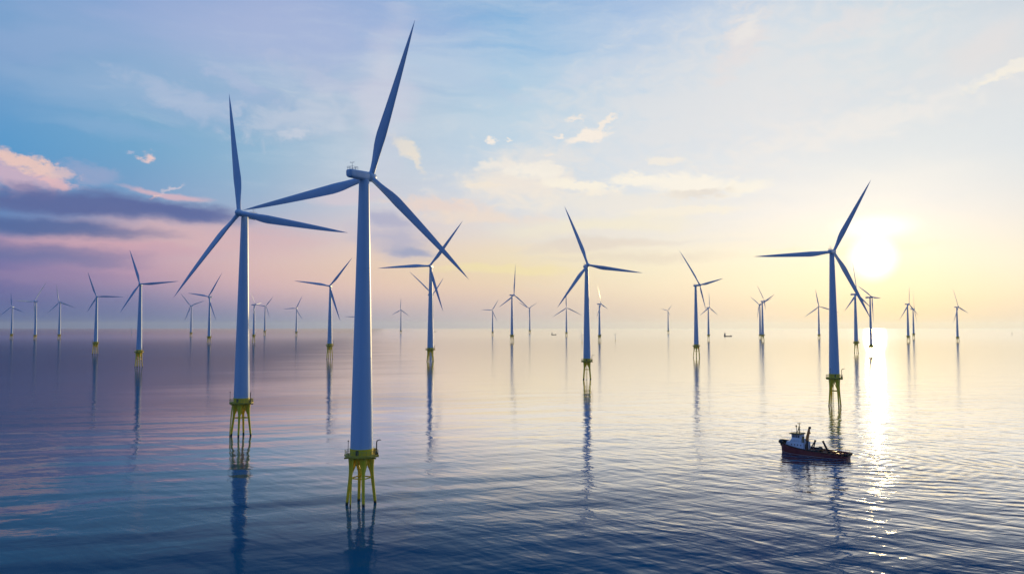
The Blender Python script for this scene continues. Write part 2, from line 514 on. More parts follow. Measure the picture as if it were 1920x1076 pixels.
def water_material():
    m = bpy.data.materials.new('sea_water')
    m.use_nodes = True
    t = m.node_tree
    t.nodes.clear()
    out = t.nodes.new('ShaderNodeOutputMaterial')
    tc = t.nodes.new('ShaderNodeTexCoord')
    P = tc.outputs['Object']
    # patches of calmer and rougher water
    gust = S(t, noise_tex(t, mapping(t, P, rot=R(10), scale=(1 / 170, 1 / 90, 1)), 1.0, 4, 0.55, 0.4).outputs[0])
    calm = gust.smooth(0.34, 0.66, 0.45, 1.25)
    warp_n = noise_tex(t, mapping(t, P, scale=(1 / 45, 1 / 45, 1)), 1.0, 2, 0.5)
    wv = vmath(t, 'MULTIPLY', vmath(t, 'SUBTRACT', warp_n.outputs['Color'], (0.5, 0.5, 0.5)).outputs[0], (9, 9, 0)).outputs[0]
    PW = vmath(t, 'ADD', P, wv).outputs[0]

    def waves(rot, lx, ly, detail, rough, seed, dist=0.0, src=None):
        v = mapping(t, src or PW, loc=(seed * 50, seed * 31, 0), rot=R(rot), scale=(lx, ly, 1), kind='TEXTURE')
        return S(t, noise_tex(t, v, 1.0, detail, rough, dist).outputs[0])
    swell = waves(14, 70, 19, 1, 0.5, 3.1) * 0.70
    w1 = waves(-38, 20, 6.5, 2, 0.5, 7.7, 0.3) * 0.27
    w1b = waves(30, 17, 6.0, 2, 0.5, 4.4, 0.3) * 0.17
    w2 = waves(-55, 10.0, 3.9, 3, 0.5, 1.9, 0.4) * 0.135
    w2b = waves(10, 7.0, 2.8, 2, 0.5, 8.9, 0.5) * 0.05
    w3 = waves(-25, 2.2, 1.1, 2, 0.55, 5.3, 0.2) * 0.017
    sxy = t.nodes.new('ShaderNodeSeparateXYZ')
    t.links.new(P, sxy.inputs[0])
    py = S(t, sxy.outputs[1])
    px = S(t, sxy.outputs[0])
    far = py.smooth(180, 900)                 # open water lies calmer than the stirred water about the tug
    amp = far.linmap(0, 1, 1.0, 0.2)
    stir = (px * 1.0 - py * 0.10).smooth(-70, 90, 0.4, 1.5)
    h = (swell * 0.8 + (w1 + w1b) * stir + (w2 + w2b + w3) * calm * stir) * amp
    # the tug's wake: trains of short waves spreading from the stern and bow
    loc = mapping(t, P, loc=(TUG_POS.x, TUG_POS.y, 0), rot=TUG_ROT, scale=(1, 1, 1), kind='TEXTURE')
    sp = t.nodes.new('ShaderNodeSeparateXYZ')
    t.links.new(loc, sp.inputs[0])
    lx, ly = S(t, sp.outputs[0]), S(t, sp.outputs[1])
    n_w = waves(0, 14, 14, 2, 0.5, 11.0, src=P) * 7.0
    behind = (lx - 14.0) * -1.0                       # distance astern of the bow
    side = ly.abs()
    spread = behind.max(0.5) * 0.42 + 2.0
    arm = ((side - spread) / (behind.max(1.0) * 0.13 + 3.0)).pow(2.0) * -1.0
    inside = (arm.exp() * behind.smooth(0, 8)) * (behind * (-1 / 110.0)).exp()
    ph = (side * 0.80 + behind * 0.55 + n_w * 0.5) * 1.25
    wake1 = ph.sin() * inside * 0.085
    ph2 = (behind * 1.5 + n_w * 0.6)
    trans = ((side / spread).pow(2.0) * -1.6).exp() * behind.smooth(20, 34) * ((behind - 30.0) * (-1 / 60.0)).exp()
    wake2 = ph2.sin() * trans * 0.05
    r = (lx * lx + ly * ly).sqrt()
    ring = (r * 1.35 + n_w).sin() * ((r - 14.0).max(0.0) * (-1 / 34.0)).exp() * 0.028
    h = h + wake1 + wake2 + ring
    bump = t.nodes.new('ShaderNodeBump')
    bump.inputs['Strength'].default_value = 1.0
    bump.inputs['Distance'].default_value = 1.0
    t.links.new(h.s, bump.inputs['Height'])
    N = bump.outputs[0]
    body = t.nodes.new('ShaderNodeBsdfDiffuse')
    bn = S(t, noise_tex(t, mapping(t, P, scale=(1 / 220, 1 / 220, 1)), 1.0, 4, 0.55).outputs[0])
    bc = mix_col(t, bn.smooth(0.35, 0.65), (0.006, 0.084, 0.150, 1), (0.010, 0.112, 0.190, 1))
    t.links.new(bc, body.inputs['Color'])
    t.links.new(N, body.inputs['Normal'])
    gl = t.nodes.new('ShaderNodeBsdfGlossy')
    gl.distribution = 'BECKMANN'
    gl.inputs['Color'].default_value = (0.97, 0.97, 0.98, 1)
    t.links.new(far.linmap(0, 1, 0.09, 0.15).s, gl.inputs['Roughness'])
    t.links.new(N, gl.inputs['Normal'])
    fr = t.nodes.new('ShaderNodeFresnel')
    fr.inputs['IOR'].default_value = 1.333
    t.links.new(N, fr.inputs['Normal'])
    mx = t.nodes.new('ShaderNodeMixShader')
    # shade put into the mirror strength: the sea is darkened towards one side
    side_dim_n = S(t, noise_tex(t, mapping(t, P, rot=R(12), scale=(260, 90, 1), kind='TEXTURE'), 1.0, 5, 0.6, 0.5).outputs[0])
    side_dim = ((px + py * 0.16) + (side_dim_n - 0.5) * 160.0).smooth(80, -190)
    refl = S(t, fr.outputs[0]).smooth(0.135, 0.51).pow(1.2) * (side_dim * py.smooth(900, 4000, -0.72, -0.36) + 1.0)
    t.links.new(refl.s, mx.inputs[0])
    t.links.new(body.outputs[0], mx.inputs[1])
    # far out the waves are far smaller than a pixel: plain roughness takes their place
    gf = t.nodes.new('ShaderNodeBsdfGlossy')
    gf.distribution = 'BECKMANN'
    gf.inputs['Color'].default_value = (0.97, 0.97, 0.98, 1)
    gf.inputs['Roughness'].default_value = 0.20
    rad = (px * px + py * py).sqrt()
    mg = t.nodes.new('ShaderNodeMixShader')
    t.links.new(rad.smooth(1600, 4400).s, mg.inputs[0])
    t.links.new(gl.outputs[0], mg.inputs[1])
    t.links.new(gf.outputs[0], mg.inputs[2])
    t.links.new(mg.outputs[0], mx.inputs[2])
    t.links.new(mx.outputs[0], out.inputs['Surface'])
    return m


bm = bmesh.new()
E_ = 44000
ys = [-6000, -3000, -1200, -400] + [0.0 + 60 * 1.11 ** i for i in range(0, 64)]
ys = [q for q in ys if q < E_] + [E_]
xs_ = [60 * 1.17 ** i for i in range(0, 43)]
xs_ = [q for q in xs_ if q < E_] + [E_]
xs_ = [-q for q in reversed(xs_)] + [0] + xs_
gv = [[bm.verts.new((gx, gy, 0)) for gx in xs_] for gy in ys]
for a_, b_ in zip(gv, gv[1:]):
    for i in range(len(xs_) - 1):
        bm.faces.new((a_[i], a_[i + 1], b_[i + 1], b_[i]))
water = obj('water', bm, water_material(), smooth=False)
tag(water, 'calm rippled sea, dark blue near the camera and golden under the sun', 'sea', kind='structure')


# ------------------------------------------------------------------ wind turbine, hub 84 m above the sea
HUB = 84.0
DECK = 12.5


def blade_bm():
    bm = bmesh.new()
    Lb = 40.0
    secs = []
    n = 20
    stations = [0, .012, .03, .06, .10, .15, .20, .24, .28, .33, .39, .46, .55, .64, .73, .81, .88, .93, .965, .985, .996, 1.0]
    for f in stations:
        # chord
        if f < .035: ch = 1.45
        elif f < .28: u = (f - .035) / .245; u = u * u * (3 - 2 * u); ch = 1.45 + u * 1.25
        else: u = (f - .28) / .72; ch = 2.7 * (1 - u) ** 0.88 * 0.84 + 2.7 * 0.16 * (1 - u ** 6)
        ch = max(ch, 0.06)
        rnd = max(0.0, 1 - max(0.0, f - .03) / .16)            # 1 round root, 0 aerofoil
        th = (0.20 + 0.16 * max(0, 1 - f / .4)) * ch
        th = th * (1 - rnd) + 1.55 * rnd
        tw = R(16 * (1 - f) ** 1.6 + 2)
        pts = []
        sweep = 0.0
        bend = -0.9 * f * f * 1.2
        for k in range(n):
            a = 2 * math.pi * k / n
            cx, cy = math.cos(a), math.sin(a)
            # round
            rx, ry = ch * 0.5 * cx, th * 0.5 * cy
            # aerofoil: nose at +x
            xx = 0.5 + 0.5 * cx
            yt = 2.6 * (0.2969 * math.sqrt(max(1 - xx, 0)) - 0.126 * (1 - xx) - 0.3516 * (1 - xx) ** 2 + 0.2843 * (1 - xx) ** 3 - 0.1036 * (1 - xx) ** 4)
            ax = (xx - 0.68) * ch
            ay = (1 if cy >= 0 else -1) * yt * th * 1.9 * 0.5 / 0.5 * (1 if abs(cy) > 1e-6 else 0)
            ay = max(-th * .5, min(th * .5, ay))
            X = rx * rnd + ax * (1 - rnd)
            Y = ry * rnd + ay * (1 - rnd)
            pts.append((X * math.cos(tw) - Y * math.sin(tw) + sweep, X * math.sin(tw) + Y * math.cos(tw) + bend, f * Lb))
        secs.append(pts)
    loft(bm, secs)
    return bm


def nacelle_bm():
    # box with rounded edges running along y, nose side +y, origin on the tower axis at hub height
    bm = bmesh.new()
    secs = []
    for y, w, h, zo in ((-5.6, 0.55, 0.6, 0.1), (-5.45, 0.95, 1.0, 0.08), (-5.0, 1.12, 1.15, 0.05), (-2.6, 1.22, 1.22, 0), (0, 1.28, 1.28, -0.02),
                        (1.6, 1.25, 1.25, 0), (2.25, 1.15, 1.15, 0), (2.5, 1.0, 1.0, 0)):
        s = []
        for k in range(28):
            a = 2 * math.pi * k / 28
            c, q = math.cos(a), math.sin(a)
            e = 0.55
            s.append((.9 * w * math.copysign(abs(c) ** e, c), y, zo + .9 * h * math.copysign(abs(q) ** e, q)))
        secs.append(s)
    loft(bm, secs)
    return bm


def ring_path(r, z, n=8, off=0.0):
    return [(r * math.cos(2 * math.pi * k / n + off), r * math.sin(2 * math.pi * k / n + off), z) for k in range(n + 1)]


LEG_TOP, LEG_FOOT = 2.2, 3.6


def leg_point(k, z):
    a = math.pi / 2 * k
    r = LEG_FOOT + (LEG_TOP - LEG_FOOT) * z / 11.9
    return Vector((r * math.cos(a), r * math.sin(a), z))


def make_turbine():
    root = empty('wind_turbine')
    P = {}
    P['legs'] = []
    for k in range(4):
        bm = bmesh.new()
        zs = [-3, 0, 3, 6.2, 7.4, 8.6, 9.8, 11.0, 12.0]
        rs = [.37, .37, .39, .43, .48, .58, .76, 1.0, 1.25]
        tube(bm, [leg_point(k, q) for q in zs], rs, 18)
        P['legs'].append(obj('jacket_leg', bm, M_YELLOW, root))
    P['braces'] = []
    for k in range(4):
        bm = bmesh.new()
        tube(bm, [leg_point(k, 6.6), leg_point(k + 1, 6.6)], 0.17, 10)
        P['braces'].append(obj('horizontal_brace', bm, M_YELLOW, root))
        a = math.pi / 2 * (k + .5)
        apex = Vector((1.9 * math.cos(a), 1.9 * math.sin(a), 10.9))
        bm = bmesh.new()
        tube(bm, [apex, leg_point(k, 6.9)], 0.20, 10)
        tube(bm, [apex + Vector((0, 0, -.05)), leg_point(k + 1, 6.9)], 0.20, 10)
        P['braces'].append(obj('diagonal_brace', bm, M_YELLOW, root))
    bm = bmesh.new()
    lathe(bm, [(0.3, 10.2), (1.3, 10.4), (2.1, 11.0), (2.55, 11.75), (2.9, 11.9)], 40)
    P['cone'] = obj('transition_cone', bm, M_YELLOW, root)
    # landing ladder with two fender tubes
    bm = bmesh.new()
    for s in (-1, 1):
        tube(bm, [(-3.3, 0.55 * s - 3.3, -2), (-3.0, 0.55 * s - 3.0, 6.5), (-2.6, 0.5 * s - 2.6, 12.0)], 0.12, 8)
    for j in range(17):
        z = 0.3 + j * 0.7
        q = 3.25 - 0.05 * z
        tube(bm, [(-q, -q - .55, z), (-q, -q + .55, z)], 0.05, 6)
    P['ladder'] = obj('access_ladder', bm, M_YELLOW, root)
    # platform
    bm = bmesh.new()
    off = math.pi / 8
    prof = [(4.3, 11.92), (4.45, 12.0), (4.45, 12.42), (4.3, 12.5)]
    secs = [[(r * math.cos(2 * math.pi * k / 8 + off), r * math.sin(2 * math.pi * k / 8 + off), z) for k in range(8)] for r, z in prof]
    loft(bm, secs)
    for k in range(8):
        a = 2 * math.pi * k / 8
        box(bm, (3.1 * math.cos(a), 3.1 * math.sin(a), 11.72), (2.6, .22, .38), Matrix.Rotation(a, 3, 'Z'))
    plat = P['platform'] = obj('platform', bm, M_DECK, root, angle=30)
    bm = bmesh.new()
    for z in (12.95, 13.3, 13.62):
        tube(bm, ring_path(4.3, z, 8, off), 0.035, 6, cap=False)
    for k in range(8):
        for f in (0, .33, .67):
            a0, a1 = 2 * math.pi * k / 8 + off, 2 * math.pi * (k + 1) / 8 + off
            x = 4.3 * ((1 - f) * math.cos(a0) + f * math.cos(a1))
            y = 4.3 * ((1 - f) * math.sin(a0) + f * math.sin(a1))
            tube(bm, [(x, y, 12.5), (x, y, 13.64)], 0.04, 6)
    P['railing'] = obj('railing', bm, M_RAIL, plat)
    bm = bmesh.new()
    tube(bm, [(3.6, -1.3, 12.5), (3.6, -1.3, 15.4), (3.65, -1.45, 15.9), (4.1, -2.7, 16.3), (4.3, -3.4, 16.3)], [.16, .15, .14, .11, .08], 10)
    box(bm, (3.6, -1.3, 12.75), (.7, .7, .5), bevel=.04)
    P['davit'] = obj('davit_crane', bm, M_DARK, plat)
    bm = bmesh.new()
    tube(bm, [(-3.7, -2.1, 12.5), (-3.7, -2.1, 16.2)], 0.07, 8)
    box(bm, (-3.7, -2.1, 16.3), (.3, .3, .28), bevel=.05)
    P['lamp'] = obj('navigation_lamp', bm, M_DARK, plat)
    bm = bmesh.new()
    box(bm, (3.3, 1.3, 13.05), (1.0, 1.3, 1.1), Matrix.Rotation(.5, 3, 'Z'), bevel=.05)
    P['box'] = obj('equipment_box', bm, M_DECK, plat)
    bm = bmesh.new()
    lathe(bm, [(2.80, 12.45), (2.80, 13.85), (2.86, 13.86), (2.86, 14.0)], 56)
    band = P['band'] = obj('yellow_band', bm, M_YELLOW, root)
    bm = bmesh.new()
    box(bm, (-0.55, -2.76, 13.15), (.75, .16, 1.2), bevel=.04)
    P['door'] = obj('door', bm, M_DARK, band)
    # tower: unit height, placed and scaled per turbine
    bm = bmesh.new()
    prof = []
    for i in range(25):
        f = i / 24
        r = 2.72 + (1.24 - 2.72) * (f ** 1.05)
        if i in (8, 16):
            prof += [(r, f - .0012), (r + .035, f - .0011), (r + .035, f + .0011), (r - .002, f + .0012)]
        else:
            prof.append((r, f))
    lathe(bm, prof, 64)
    P['tower'] = obj('tower', bm, M_WHITE, root, angle=50)
    nac = P['nacelle'] = obj('nacelle', nacelle_bm(), M_WHITE, root, angle=35)
    bm = bmesh.new()
    for z in (1.45, 1.8):
        tube(bm, [(-.8, -5.0, z), (.8, -5.0, z), (.8, -2.6, z), (-.8, -2.6, z), (-.8, -5.0, z)], 0.035, 6, cap=False)
    for x in (-.8, 0, .8):
        for y in (-5.0, -3.8, -2.6):
            if x or y != -3.8:
                tube(bm, [(x, y, 1.0), (x, y, 1.8)], 0.035, 6)
    P['nrail'] = obj('roof_railing', bm, M_LIGHTRAIL, nac)
    bm = bmesh.new()
    tube(bm, [(.2, -4.2, 1.1), (.2, -4.2, 3.0)], 0.05, 6)
    tube(bm, [(-.35, -4.2, 2.75), (.75, -4.2, 2.75)], 0.035, 6)
    for x in (-.35, .75):
        tube(bm, [(x, -4.2, 2.75), (x, -4.2, 3.05)], 0.06, 6)
    P['mast'] = obj('weather_mast', bm, M_LIGHTRAIL, nac)
    # hub, origin at rotor centre, nose +y
    bm = bmesh.new()
    lathe(bm, [(0.95, -1.75), (1.12, -1.6), (1.25, -1.1), (1.3, 0), (1.22, .8), (1.0, 1.35), (.62, 1.75), (.2, 1.93), (0.02, 1.95)], 40, axis='Y')
    P['hub'] = obj('hub', bm, M_WHITE, root, angle=50)
    P['blades'] = [obj('blade', blade_bm(), M_BLADE, root, angle=60)]
    for _ in range(2):
        c = P['blades'][0].copy()
        COL.objects.link(c)
        P['blades'].append(c)
    return root, P


def copy_turbine(root, P):
    r = root.copy()
    COL.objects.link(r)
    made = {}

    def cp(o, parent):
        c = o.copy()
        COL.objects.link(c)
        c.parent = parent
        made[o] = c
        return c
    Q = {}
    for k, v in P.items():
        if isinstance(v, list):
            Q[k] = [cp(o, r) for o in v]
        elif v.parent == root:
            Q[k] = cp(v, r)
    for k, v in P.items():
        if not isinstance(v, list) and v.parent != root:
            Q[k] = cp(v, made[v.parent])
    return r, Q


TILT = R(4)


def set_turbine(root, P, spec):
    bx, by, H, D, psi, over, blades, rot, width, label = spec
    s = H / HUB
    kd = (D / s) / DECK
    root.location = (bx, by, 0)
    root.scale = (s, s, s)
    tag(root, label, 'wind turbine', 'wind turbines standing in the sea')
    a = R(rot)
    for k in ('cone', 'ladder', 'platform', 'band'):
        P[k].rotation_euler = (0, 0, a)
        P[k].scale = (1, 1, kd)
    P['band'].rotation_euler = (0, 0, 0)
    P['band'].scale = (width * 1.0, width * 1.0, kd)
    for o in P['legs'] + P['braces']:
        o.rotation_euler = (0, 0, a)
        o.scale = (1, 1, kd)
    z0 = 14.0 * kd - 0.02
    tw = P['tower']
    tw.location = (0, 0, z0)
    tw.scale = (width, width, HUB - 1.05 - z0)
    ps = R(psi)
    n = Vector((math.sin(ps) * math.cos(TILT), math.cos(ps) * math.cos(TILT), math.sin(TILT)))
    h = Vector((math.cos(ps), -math.sin(ps), 0))
    v = h.cross(n)
    M = Matrix((h, n, v)).transposed()
    nac = P['nacelle']
    o = over / s
    nac.rotation_euler = M.to_euler()
    nac.location = Vector((0, 0, HUB)) + n * (max(o, 3.0) - 4.2 + .05)
    hub = P['hub']
    hub.rotation_euler = M.to_euler()
    hub.location = Vector((0, 0, HUB)) + n * max(o, 3.0)
    for b, (ang, Lb) in zip(P['blades'], blades):
        b.location = hub.location
        b.rotation_euler = (M @ Matrix.Rotation(R(ang), 3, 'Y')).to_euler()
        k = Lb / s / 40.0
        cw = min(1.15, max(.8, k))
        b.scale = (cw, cw, k)


# x, y, hub height, deck height, heading of the nose, overhang, blades (angle, length), turn of the base, tower width, label
TURBINES = (
    (-38.64, 207.35, 84.56, 12.58, 24.5, 2.5, ((22.1, 41.65), (133.9, 40.0), (261.8, 43.7)), 20, 1.05,
     "biggest wind turbine, thick blue tower on yellow four-legged base in dark water"),
    (-113.36, 337.3, 92.88, 13.97, 201.21, 3.42, ((11.48, 54.59), (136.59, 48.53), (258.7, 54.0)), 4, 1.05,
     "second biggest wind turbine, slim blade pointing straight up, yellow base in dark blue water"),
    (185.59, 462.64, 88.93, 16.48, 33.83, 4.51, ((28.81, 45.32), (154.13, 43.68), (269.35, 46.42)), 12, 1.0,
     "pale lavender wind turbine standing just behind the red tugboat, sun beside its rotor"),
    (65.4, 699.94, 99.13, 16.2, 168.84, 4.24, ((20.74, 55.74), (143.22, 46.84), (263.14, 51.08)), 35, 1.0,
     "blue turbine with yellow disc platform and long broken reflection, midway between biggest turbine and tugboat"),
    (-108.71, 1068.0, 126.52, 16.35, 188.28, 5.78, ((91.76, 72.44), (197.51, 63.87), (324.39, 74.53)), 40, 1.0,
     "turbine whose raised blade crosses behind the lowest blade tip of the biggest turbine"),
    (-261.18, 1149.28, 103.98, 19.81, 180.55, 4.96, ((81.48, 52.49), (198.08, 53.06), (323.05, 52.1)), 30, 1.0,
     "medium turbine whose raised blade tip almost touches the biggest tower from its shaded side"),
    (-426.22, 916.78, 94.17, 17.55, 166.33, 4.27, ((17.46, 41.98), (149.0, 38.53), (275.72, 41.83)), 42, 1.0,
     "medium grey-blue turbine with bright yellow base, level blade reaching the second biggest turbine's tip"),
    (275.85, 1200.04, 107.79, 17.9, 147.23, 8.56, ((35.84, 62.37), (195.75, 39.47), (282.81, 54.31)), 79, 1.0,
     "side-on turbine with long box nacelle and one long blade sloping down onto a far turbine"),
    (606.12, 1412.14, 103.71, 18.92, 141.01, 2.36, ((123.95, 55.2), (244.07, 54.97), (3.83, 56.26)), 26, 1.0,
     "pink-orange turbine behind the falling blade of the lavender turbine, beside the sun glitter"),
    (607.11, 1355.75, 96.14, 15.28, 139.13, 2.16, ((68.71, 49.04), (178.75, 44.58), (268.9, 35.68)), 63, 0.75,
     "very thin turbine standing inside the bright sun glitter on the water"),
    (-703.98, 1355.75, 96.87, 19.06, 326.97, 4.87, ((340.72, 44.5), (89.14, 41.7), (207.83, 28.95)), 10, 1.0,
     "small turbine with one level blade, next to the medium grey-blue turbine with bright yellow base"),
    (-180.23, 1783.16, 118.09, 14.2, 126.38, 2.35, ((55.6, 85.29), (180.0, 57.57), (313.9, 58.05)), 47, 1.0,
     "turbine hidden behind another turbine's tower, only two blades showing as a wide V"),
    (0.0, 2508.7, 146.45, 20.66, 52.75, 7.87, ((11.35, 98.22), (120.23, 83.61), (245.79, 89.24)), 84, 1.0,
     "slender turbine with one nearly vertical blade and another falling onto a smaller turbine's rotor"),
    (-870.66, 2304.09, 133.22, 18.2, 200.52, 6.23, ((328.93, 81.58), (81.37, 79.54), (204.91, 77.09)), 31, 1.0,
     "small turbine with yellow base and one steep raised blade, beside the second biggest tower"),
    (-752.62, 2335.84, 111.62, 22.33, 98.79, 1.1, ((36.26, 45.3), (149.0, 37.69), (279.14, 39.97)), 68, 1.0,
     "small turbine close against the sunlit edge of the second biggest tower"),
    (-1957.72, 3135.3, 124.9, 18.53, 182.39, 6.5, ((7.49, 57.67), (127.96, 59.55), (247.72, 58.83)), 15, 1.0,
     "outermost turbine on the dark blue side, its lower blade running out of view"),
    (-1790.89, 3009.98, 142.54, 15.79, 284.17, 8.31, ((31.55, 88.02), (174.32, 90.71), (271.01, 96.41)), 52, 1.0,
     "small turbine with one blade hanging down in front of its own tower"),
    (-1739.23, 3078.34, 141.89, 17.17, 294.57, 5.55, ((345.11, 72.3), (106.14, 68.76), (227.16, 64.69)), 89, 1.0,
     "small turbine with short white nacelle, between the hanging-blade turbine and one with a level blade"),
    (-1595.57, 3983.06, 152.54, 19.32, 305.33, 7.47, ((315.55, 87.21), (69.94, 82.42), (201.72, 85.53)), 36, 1.0,
     "far turbine with dark base and Y-shaped rotor, below the second biggest turbine's lowest blade tip"),
    (-1430.74, 4637.44, 168.95, 24.65, 15.69, 7.19, ((43.02, 75.28), (160.1, 72.9), (277.18, 68.93)), 73, 1.0,
     "far thin turbine whose level blade touches the turbine hugging the second biggest tower"),
    (-1098.21, 4078.98, 142.11, 21.95, 190.61, 6.88, ((334.83, 72.87), (92.49, 71.75), (212.83, 68.55)), 20, 1.0,
     "far small turbine standing alone between the second biggest tower and a medium turbine"),
    (-730.94, 3761.91, 95.01, 14.99, 341.74, 4.77, ((28.93, 54.35), (149.78, 55.17), (270.89, 54.6)), 57, 1.0,
     "far turbine hidden behind the biggest tower, only one level blade tip showing"),
    (-853.64, 6154.4, 179.59, 20.45, 325.52, 7.83, ((359.41, 95.16), (120.99, 90.43), (242.68, 88.01)), 4, 1.0,
     "tiny far turbine with inverted-Y rotor, standing just past the biggest tower's sunlit edge"),
    (-105.81, 4368.3, 139.16, 20.03, 203.21, 6.47, ((328.77, 69.89), (87.12, 68.15), (207.95, 68.96)), 41, 1.0,
     "far turbine with one level blade, standing just before the slender turbine with vertical blade"),
    (134.37, 6044.54, 191.38, 22.9, 332.77, 11.37, ((59.07, 76.48), (177.08, 93.98), (295.08, 106.51)), 78, 1.0,
     "far turbine whose rotor touches the falling blade of the slender turbine"),
    (272.21, 4006.62, 143.97, 19.96, 9.12, 7.23, ((359.17, 82.46), (116.61, 85.38), (236.86, 83.83)), 25, 1.0,
     "far turbine with inverted-Y rotor, below the drooping blade of the long-reflection blue turbine"),
    (203.3, 2327.82, 24.21, 4.02, 184.51, 1.21, ((22.78, 17.74), (142.71, 16.38), (262.71, 16.38)), 62, 0.9,
     "tiny dark turbine half hidden against the tower of the long-reflection blue turbine"),
    (286.76, 2625.28, 121.89, 19.0, 118.43, 6.02, ((15.83, 66.14), (136.09, 65.06), (256.35, 64.99)), 9, 1.0,
     "far side-on turbine with tall leaning blade, below the level blade of the long-reflection turbine"),
    (338.46, 2625.28, 21.52, 4.01, 242.34, 1.08, ((70.31, 12.22), (192.46, 12.03), (314.61, 12.16)), 46, 0.9,
     "tiny dark turbine with little Y rotor, standing alone in pale open water"),
    (1118.81, 5737.3, 165.11, 22.11, 202.36, 8.76, ((325.43, 50.18), (74.34, 52.59), (205.33, 42.75)), 83, 1.0,
     "faint far turbine alone on the horizon, just before the side-on box nacelle turbine"),
    (680.85, 2775.78, 114.03, 18.43, 144.94, 5.37, ((355.98, 55.75), (119.87, 58.2), (238.95, 52.3)), 30, 1.0,
     "far turbine touched by the long sloping blade of the side-on box nacelle turbine"),
    (1013.47, 3271.52, 138.44, 15.21, 225.84, 4.56, ((51.01, 53.89), (172.81, 59.4), (294.61, 63.08)), 67, 1.0,
     "smaller turbine of the overlapping pair, its base further out in the water"),
    (824.54, 2635.48, 130.89, 20.13, 147.06, 9.43, ((29.65, 61.03), (185.72, 30.07), (293.62, 60.11)), 14, 1.0,
     "larger turbine of the overlapping pair whose towers stand almost touching"),
    (1241.57, 3240.24, 129.95, 15.93, 35.19, 7.23, ((351.22, 71.29), (108.93, 82.85), (234.18, 73.66)), 51, 1.0,
     "far turbine with one blade passing behind the lavender turbine's tower"),
    (1258.91, 2546.39, 119.37, 17.42, 146.23, 5.4, ((347.65, 60.22), (130.55, 77.37), (235.32, 62.43)), 88, 1.0,
     "taller turbine of the crossed-rotor pair past the sun glitter"),
    (1608.62, 3209.54, 118.22, 18.76, 126.52, 0.03, ((88.22, 83.63), (215.09, 82.02), (341.96, 88.16)), 35, 1.0,
     "shorter turbine of the crossed-rotor pair past the sun glitter"),
    (1415.59, 2546.39, 109.96, 14.54, 145.24, 5.09, ((19.31, 62.98), (142.77, 65.08), (253.65, 66.24)), 72, 1.0,
     "lone purple-grey turbine on pale yellow water, well past the sun glitter and crossed-rotor pair"),
    (-2216.84, 4669.4, 39.21, 6.2, 224.63, 1.74, ((60.49, 15.61), (178.62, 15.91), (296.75, 15.81)), 19, 1.0,
     "minute pale turbine on the horizon, beside the medium grey-blue turbine's tower"),
)
first = make_turbine()
clones = [first] + [copy_turbine(*first) for _ in TURBINES[1:]]
for (r_, P_), spec in zip(clones, TURBINES):
    set_turbine(r_, P_, spec)


# ------------------------------------------------------------------ tugboat
M_HULL = paint('maroon_hull_paint', (0.26, 0.045, 0.05), 0.4, 0.3, 0.5, growth=None)
M_RUBBER = paint('black_rubber', (0.018, 0.016, 0.018), 0.75, 0.2, 1.2)
M_BOOT = paint('pale_waterline_paint', (0.5, 0.42, 0.42), 0.5, 0.3, 0.8)
M_TUGWHITE = paint('white_house_paint', (0.86, 0.86, 0.90), 0.4, 0.2, 0.7)
M_TUGDECK = paint('red_deck_paint', (0.30, 0.085, 0.04), 0.6, 0.35, 0.6)
M_ROOF = paint('ochre_roof_paint', (0.26, 0.18, 0.06), 0.55, 0.2, 0.8)
M_CRANE = paint('orange_crane_paint', (0.80, 0.26, 0.07), 0.45, 0.25, 0.8)
M_GLASS = paint('dark_window_glass', (0.012, 0.015, 0.03), 0.08, 0.0, 0.5, spec=0.6)


